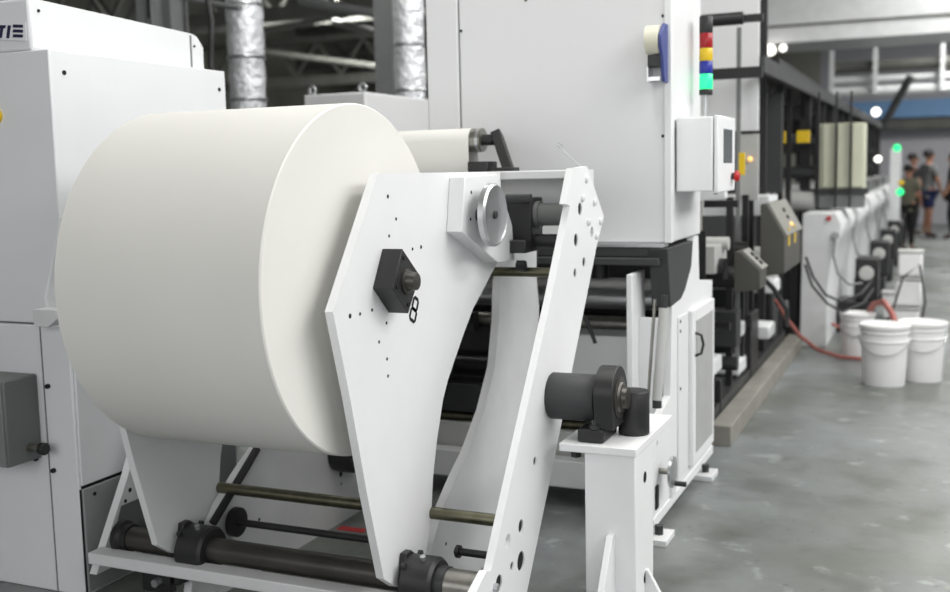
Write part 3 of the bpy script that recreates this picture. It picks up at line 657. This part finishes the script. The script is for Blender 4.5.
# cables hanging from console to first unit, and hoses
tag(MB().tube([(-.84, 7.9, .75), (-.80, 8.0, .60), (-.72, 8.1, .46), (-.62, 8.2, .40), (-.5, 8.6, .42), (-.46, 9.3, .45)], .009).build('hanging_cable', M['cable']), 'upper black cable sagging in front of the first white unit', 'cable', 'sagging cables')
tag(MB().tube([(-.84, 7.85, .70), (-.80, 7.95, .54), (-.70, 8.05, .40), (-.60, 8.15, .33), (-.48, 8.6, .35), (-.45, 9.3, .38)], .009).build('hanging_cable', M['cable']), 'lower black cable sagging in front of the first white unit', 'cable', 'sagging cables')
hp = [P(776, 300, y=7.6), P(786, 318, y=7.7), P(800, 336, y=7.9), P(818, 350, z=.03), P(840, 357, z=.025), P(862, 359, z=.025)]
tag(MB().tube(hp, .015).build('red_hose', M['hose']), 'red hose curving down from the console to the floor by the pails', 'hose')
hp = [P(868, 306, y=8.3), P(874, 301, y=8.2), P(884, 305, y=8.1), P(892, 318, y=7.9)]
hp = [(hp[0].x, hp[0].y, .30), (hp[1].x, hp[1].y, .39), (hp[2].x, hp[2].y, .42), (hp[3].x, hp[3].y, .36), (hp[3].x+.06, hp[3].y-.1, .2), (hp[3].x+.09, hp[3].y-.15, .03)]
tag(MB().tube(hp, .022).build('red_hose', M['hose']), 'short red hose looping down behind the two pails', 'hose')
hp = [P(828, 322, y=8.9), P(845, 330, y=9.0), P(858, 332, y=9.1)]
tag(MB().tube([hp[0], hp[1], hp[2], (hp[2].x+.1, 9.15, .03)], .013).build('red_hose', M['hose']), 'thin red hose passing between the first white units', 'hose')

# pails
def pail(x, y, h, r, lb, g='white plastic pails', lid=True):
    t = thing('plastic_pail', (x, y, 0), lb, 'pail', g)
    MB().lathe((x, y, 0), [(r*.86, 0), (r*.87, .004), (r*.95, h*.70), (r*1.0, h*.72), (r*1.0, h*.745), (r*.955, h*.75), (r*.965, h*.84), (r*1.02, h*.86), (r*1.02, h*.885), (r*.97, h*.89), (r*.985, h*.95)], n=48).build('pail_body', M['pail'], t)
    MB().lathe((x, y, h*.93), [(r*1.04, 0), (r*1.06, .004), (r*1.06, h*.06), (r*1.03, h*.07), (r*1.0, h*.07), (r*.97, h*.055), (.01, h*.055)], n=48).build('lid', M['pail'], t)
    MB().tube([(x+r*1.04*math.cos(a_), y-r*1.04*abs(math.sin(a_))*1.0, h*.8-h*.28*math.sin(a_)) for a_ in [i*PI/14 for i in range(15)]], .004, n=6).build('handle', M['alu'], t)
    return t
pail(-.275, 7.19, .39, .148, 'white lidded pail in front, nearest the camera of the two on the aisle')
pail(-.055, 7.40, .385, .145, 'white lidded pail just behind and right of the front one')
pail(-.50, 8.15, .33, .12, 'smaller pale pail behind the pair, under the red hose')
for i, (x, y, z, s) in enumerate(((-.20, 9.3, 0, .25), (-.18, 9.3, .252, .24), (-.17, 9.3, .494, .22), (-.32, 10.4, 0, .25))):
    tk = thing('ink_tub', (x, y, z), ['white ink tub on the floor, bottom of the stack behind the pails', 'white ink tub in the middle of the stack behind the pails', 'white ink tub topping the stack behind the pails', 'white ink tub standing alone beside the black motors'][i], 'tub', 'white ink tubs')
    MB().box(x-s*.42, x+s*.42, y-.1, y+.1, z, z+s*.88).build('tub_body', M['pail'], tk, .02)
    MB().box(x-s*.45, x+s*.45, y-.11, y+.11, z+s*.881, z+s*.97).build('tub_lid', M['drum'], tk, .01)
tag(MB().tube([(-.45, 9.0, .02), (-.3, 8.95, .2), (-.22, 9.1, .5), (-.1, 9.13, .6), (-.05, 9.12, .3), (-.1, 9.0, .02)], .009).build('hanging_cable', M['cable']), 'black hose looped over the white ink tubs', 'cable')
o = B3(-2.16, -2.04, 3.53, 3.57, 0, .002).build('trim_4', M['red']); struct(o)

# ================================================================== PEOPLE
def skin_mesh(name, nodes, edges, m, parent, sub=1):
    me = bpy.data.meshes.new(name); o0 = ORG[parent.name]
    ks = list(nodes); me.from_pydata([Vector(nodes[k][0]) for k in ks], [(ks.index(a), ks.index(b)) for a, b in edges], []); me.update()
    o = bpy.data.objects.new(name, me); C.objects.link(o)
    sk = o.modifiers.new('skin', 'SKIN'); sk.use_smooth_shade = True
    for i, k in enumerate(ks):
        r = nodes[k][1]; me.skin_vertices[0].data[i].radius = (r, r) if not isinstance(r, tuple) else r
    me.skin_vertices[0].data[0].use_root = True
    s = o.modifiers.new('sub', 'SUBSURF'); s.levels = s.render_levels = sub
    bpy.context.view_layer.update()
    dg = bpy.context.evaluated_depsgraph_get(); m2 = bpy.data.meshes.new_from_object(o.evaluated_get(dg))
    bpy.data.objects.remove(o); m2.name = name; m2.materials.clear(); m2.materials.append(m)
    o = bpy.data.objects.new(name, m2); C.objects.link(o); o.parent = parent; ORG[o.name] = o0; return o
def person(x, y, h, yaw, lb, top, bottom, short=True, arm=0.0, step=.04, lean=0):
    t = thing('person', (x, y, 0), lb, 'person', 'people standing at the far end of the aisle'); t.rotation_euler.z = yaw
    k = h/1.75
    def S(a, b, c): return (a*k, b*k, c*k)
    n = {'pel': (S(0, 0, .95), (.135*k, .10*k)), 'sp': (S(0, 0, 1.12), (.125*k, .09*k)), 'ch': (S(0, -.01, 1.32), (.155*k, .10*k)), 'nb': (S(0, 0, 1.47), .06*k), 'nk': (S(0, -.005, 1.53), .05*k), 'h0': (S(0, -.02, 1.58), .075*k), 'h1': (S(0, -.02, 1.66), (.082*k, .098*k)), 'h2': (S(0, -.01, 1.715), (.06*k, .07*k))}
    e = [('pel', 'sp'), ('sp', 'ch'), ('ch', 'nb'), ('nb', 'nk'), ('nk', 'h0'), ('h0', 'h1'), ('h1', 'h2')]
    for s, q in ((1, 'l'), (-1, 'r')):
        st_ = step*s
        fwd = arm if s > 0 else arm*.6
        n['sh'+q] = (S(.175*s, 0, 1.42), .055*k); n['el'+q] = (S(.215*s, -.03-.10*fwd, 1.13), .042*k)
        n['wr'+q] = (S(.20*s-.08*s*fwd, -.08-.26*fwd, .89+.24*fwd), .028*k)
        w = Vector(n['wr'+q][0])/k; dr_ = Vector((0, -.10*fwd-.01, -.08+.06*fwd))
        n['pm'+q] = (S(*(w+dr_*.7)), (.018*k, .034*k)); e += [('ch', 'sh'+q), ('sh'+q, 'el'+q), ('el'+q, 'wr'+q), ('wr'+q, 'pm'+q)]
        for j in range(4):
            p = w+dr_*.95+Vector((0, .027-.018*j, 0)); L_ = (.75, .9, .85, .65)[j]
            n['fa%d%s' % (j, q)] = (S(*p), .0085*k); n['fb%d%s' % (j, q)] = (S(*(p+dr_*.75*L_+Vector((-.012*s, 0, 0)))), .0075*k)
            e += [('pm'+q, 'fa%d%s' % (j, q)), ('fa%d%s' % (j, q), 'fb%d%s' % (j, q))]
        p = w+dr_*.5+Vector((-.02*s, -.035, -.02)); n['th'+q] = (S(*p), .010*k); n['ti'+q] = (S(*(p+Vector((-.01*s, -.015, -.035)))), .008*k)
        e += [('pm'+q, 'th'+q), ('th'+q, 'ti'+q)]
        n['hp'+q] = (S(.095*s, 0, .88), .085*k); n['kn'+q] = (S(.105*s, -.02-st_, .50), .055*k); n['an'+q] = (S(.11*s, .01-st_*.5, .09), .036*k)
        n['bl'+q] = (S(.12*s, -.10-st_*.5, .035), .034*k); n['to'+q] = (S(.125*s, -.17-st_*.5, .028), .024*k)
        e += [('pel', 'hp'+q), ('hp'+q, 'kn'+q), ('kn'+q, 'an'+q), ('an'+q, 'bl'+q), ('bl'+q, 'to'+q)]
    pb_ = skin_mesh('body', n, e, M['skin'], t, 1)
    def infl(keys, add): return {q: (n[q][0], tuple(v+add*k for v in n[q][1]) if isinstance(n[q][1], tuple) else n[q][1]+add*k) for q in keys}
    def mid(a, b, f): return tuple((Vector(n[a][0])*(1-f)+Vector(n[b][0])*f))
    sn = infl(['pel', 'sp', 'ch', 'nb', 'shl', 'shr'], .026); sn['hem'] = (S(0, 0, .88), (.168*k, .14*k)); se = [('hem', 'pel'), ('pel', 'sp'), ('sp', 'ch'), ('ch', 'nb'), ('ch', 'shl'), ('ch', 'shr')]
    for q in 'lr': sn['m'+q] = (mid('sh'+q, 'el'+q, .75), .058*k); se.append(('sh'+q, 'm'+q))
    skin_mesh('shirt', sn, se, M[top], t)
    tn = infl(['pel', 'hpl', 'hpr'], .022); te = [('pel', 'hpl'), ('pel', 'hpr')]
    for q in 'lr':
        tn['k'+q] = (mid('hp'+q, 'kn'+q, .85 if short else 1.0), .078*k); te.append(('hp'+q, 'k'+q))
        if not short: tn['a'+q] = (mid('kn'+q, 'an'+q, .95), .052*k); te.append(('k'+q, 'a'+q))
    skin_mesh('shorts' if short else 'trousers', tn, te, M[bottom], t)
    for q in 'lr':
        fn = {'a': (n['an'+q][0], .044*k), 'b': (n['bl'+q][0], .042*k), 'c': (n['to'+q][0], .032*k)}
        skin_mesh('shoe', fn, [('a', 'b'), ('b', 'c')], M['shoe'], t)
    ORG[t.name+'x'] = Vector((0, 0, 0))
    o0 = ORG[t.name]
    hb = MB(); o_ = Vector((x, y, 0))
    def el(c, rx, ry, rz, zcut=None):
        mb = MB(); bmesh.ops.create_uvsphere(mb.b, u_segments=20, v_segments=12, radius=1)
        for v in mb.b.verts:
            v.co = Vector((v.co.x*rx, v.co.y*ry, max(v.co.z, zcut if zcut is not None else -1)*rz))*k+Vector(c)*k+o_
        for f in mb.b.faces: f.smooth = True
        return mb
    el((0, .012, 1.685), .096, .112, .10, -.55).build('hair', M['hair'], t)
    for s in (1, -1): el((.088*s, -.01, 1.635), .012, .02, .03).build('ear', M['skin'], t)
    el((0, -.125, 1.63), .014, .02, .022).build('nose', M['skin'], t)
    for s in (1, -1): el((.032*s, -.113, 1.655), .014, .008, .007).build('eye', M['hair'], t)
    el((0, -.112, 1.59), .026, .008, .006).build('mouth', M['hose'], t)
    return t
person(-.13, 22.0, 1.64, 2.2, 'person in a grey shirt and navy shorts, standing with back half turned', 'shirtgrey', 'navycloth', True, .5)
person(-.42, 22.7, 1.58, 1.2, 'person in black standing left of the grey shirt', 'blackcloth', 'blackcloth', False, .3)
person(.30, 21.6, 1.58, -1.4, 'person in dark clothes at the right edge of the photo', 'blackcloth', 'blackcloth', False, .3)
person(-.40, 18.55, 1.38, 2.6, 'person in an olive shirt leaning near the green lamps', 'olivecloth', 'blackcloth', False, .6)

# ================================================================== LIGHT
def area(name, loc, rot, sx, sy, power, col=(1, 1, 1)):
    l = bpy.data.lights.new(name, 'AREA'); l.shape = 'RECTANGLE'; l.size = sx; l.size_y = sy; l.energy = power; l.color = col
    o = bpy.data.objects.new(name, l); C.objects.link(o); o.location = loc; o.rotation_euler = rot; return o
# daylight from the window band on the right wall
area('window_daylight', (XR-.1, 4.5, 4.0), (0, math.radians(68), 0), 2.2, 13, 640, (1, .995, .98))
# soft fill light added behind the photographer; the back wall has no window
area('rear_fill_light', (-.5, YB+.1, 2.6), (math.radians(90), 0, 0), 9, 3.0, 200, (1, 1, 1))
# fluorescent rows under the roof
for i, (x, y, e) in enumerate(((2.0, 3.6, 110), (1.4, 7.5, 90), (.8, 11, 90), (-1.3, 3.3, 80), (.6, 14, 120), (1.5, 21, 420), (-3.5, 6.5, 60), (-9, 15, 620))):
    area('fluorescent_light', (x, y, 4.6), (0, 0, 0), .5, 3.0, e, (1, .99, .96))
    tl = thing('ceiling_light', (x, y, 4.66), ['fluorescent ceiling light over the unwind stand aisle', 'fluorescent ceiling light over the tower aisle', 'fluorescent ceiling light over the pails', 'fluorescent ceiling light over the paper roll', 'fluorescent ceiling light before the soffit', 'fluorescent ceiling light over the people', 'fluorescent ceiling light behind the stepped cabinet', 'fluorescent ceiling light in the far left hall'][i], 'ceiling light', 'fluorescent ceiling lights')
    B3(x-.3, x+.3, y-1.55, y+1.55, 4.66, 4.74).build('lamp_housing', M['soffit'], tl)
    B3(x-.01, x+.01, y-1.2, y-1.18, 4.74, ZC).build('drop_rod', M['grey'], tl); B3(x-.01, x+.01, y+1.18, y+1.2, 4.74, ZC).build('drop_rod', M['grey'], tl)
w = bpy.data.worlds.new('world'); bpy.context.scene.world = w; w.use_nodes = True
w.node_tree.nodes['Background'].inputs[0].default_value = (.8, .85, .9, 1); w.node_tree.nodes['Background'].inputs[1].default_value = .3

# ================================================================== CAMERA
cd = bpy.data.cameras.new('camera'); cam = bpy.data.objects.new('camera', cd); C.objects.link(cam)
cam.matrix_world = Matrix(((rt.x, up.x, -fw.x, EYE.x), (rt.y, up.y, -fw.y, EYE.y), (rt.z, up.z, -fw.z, EYE.z), (0, 0, 0, 1)))
cd.sensor_fit = 'HORIZONTAL'; cd.sensor_width = 36; cd.lens = F/950*36; cd.clip_end = 100
cd.dof.use_dof = True; cd.dof.focus_distance = 3.1; cd.dof.aperture_fstop = 2.2
sc = bpy.context.scene; sc.camera = cam
sc.view_settings.view_transform = 'Standard'; sc.view_settings.look = 'None'; sc.view_settings.gamma = 1
sc.view_settings.exposure = -0.06
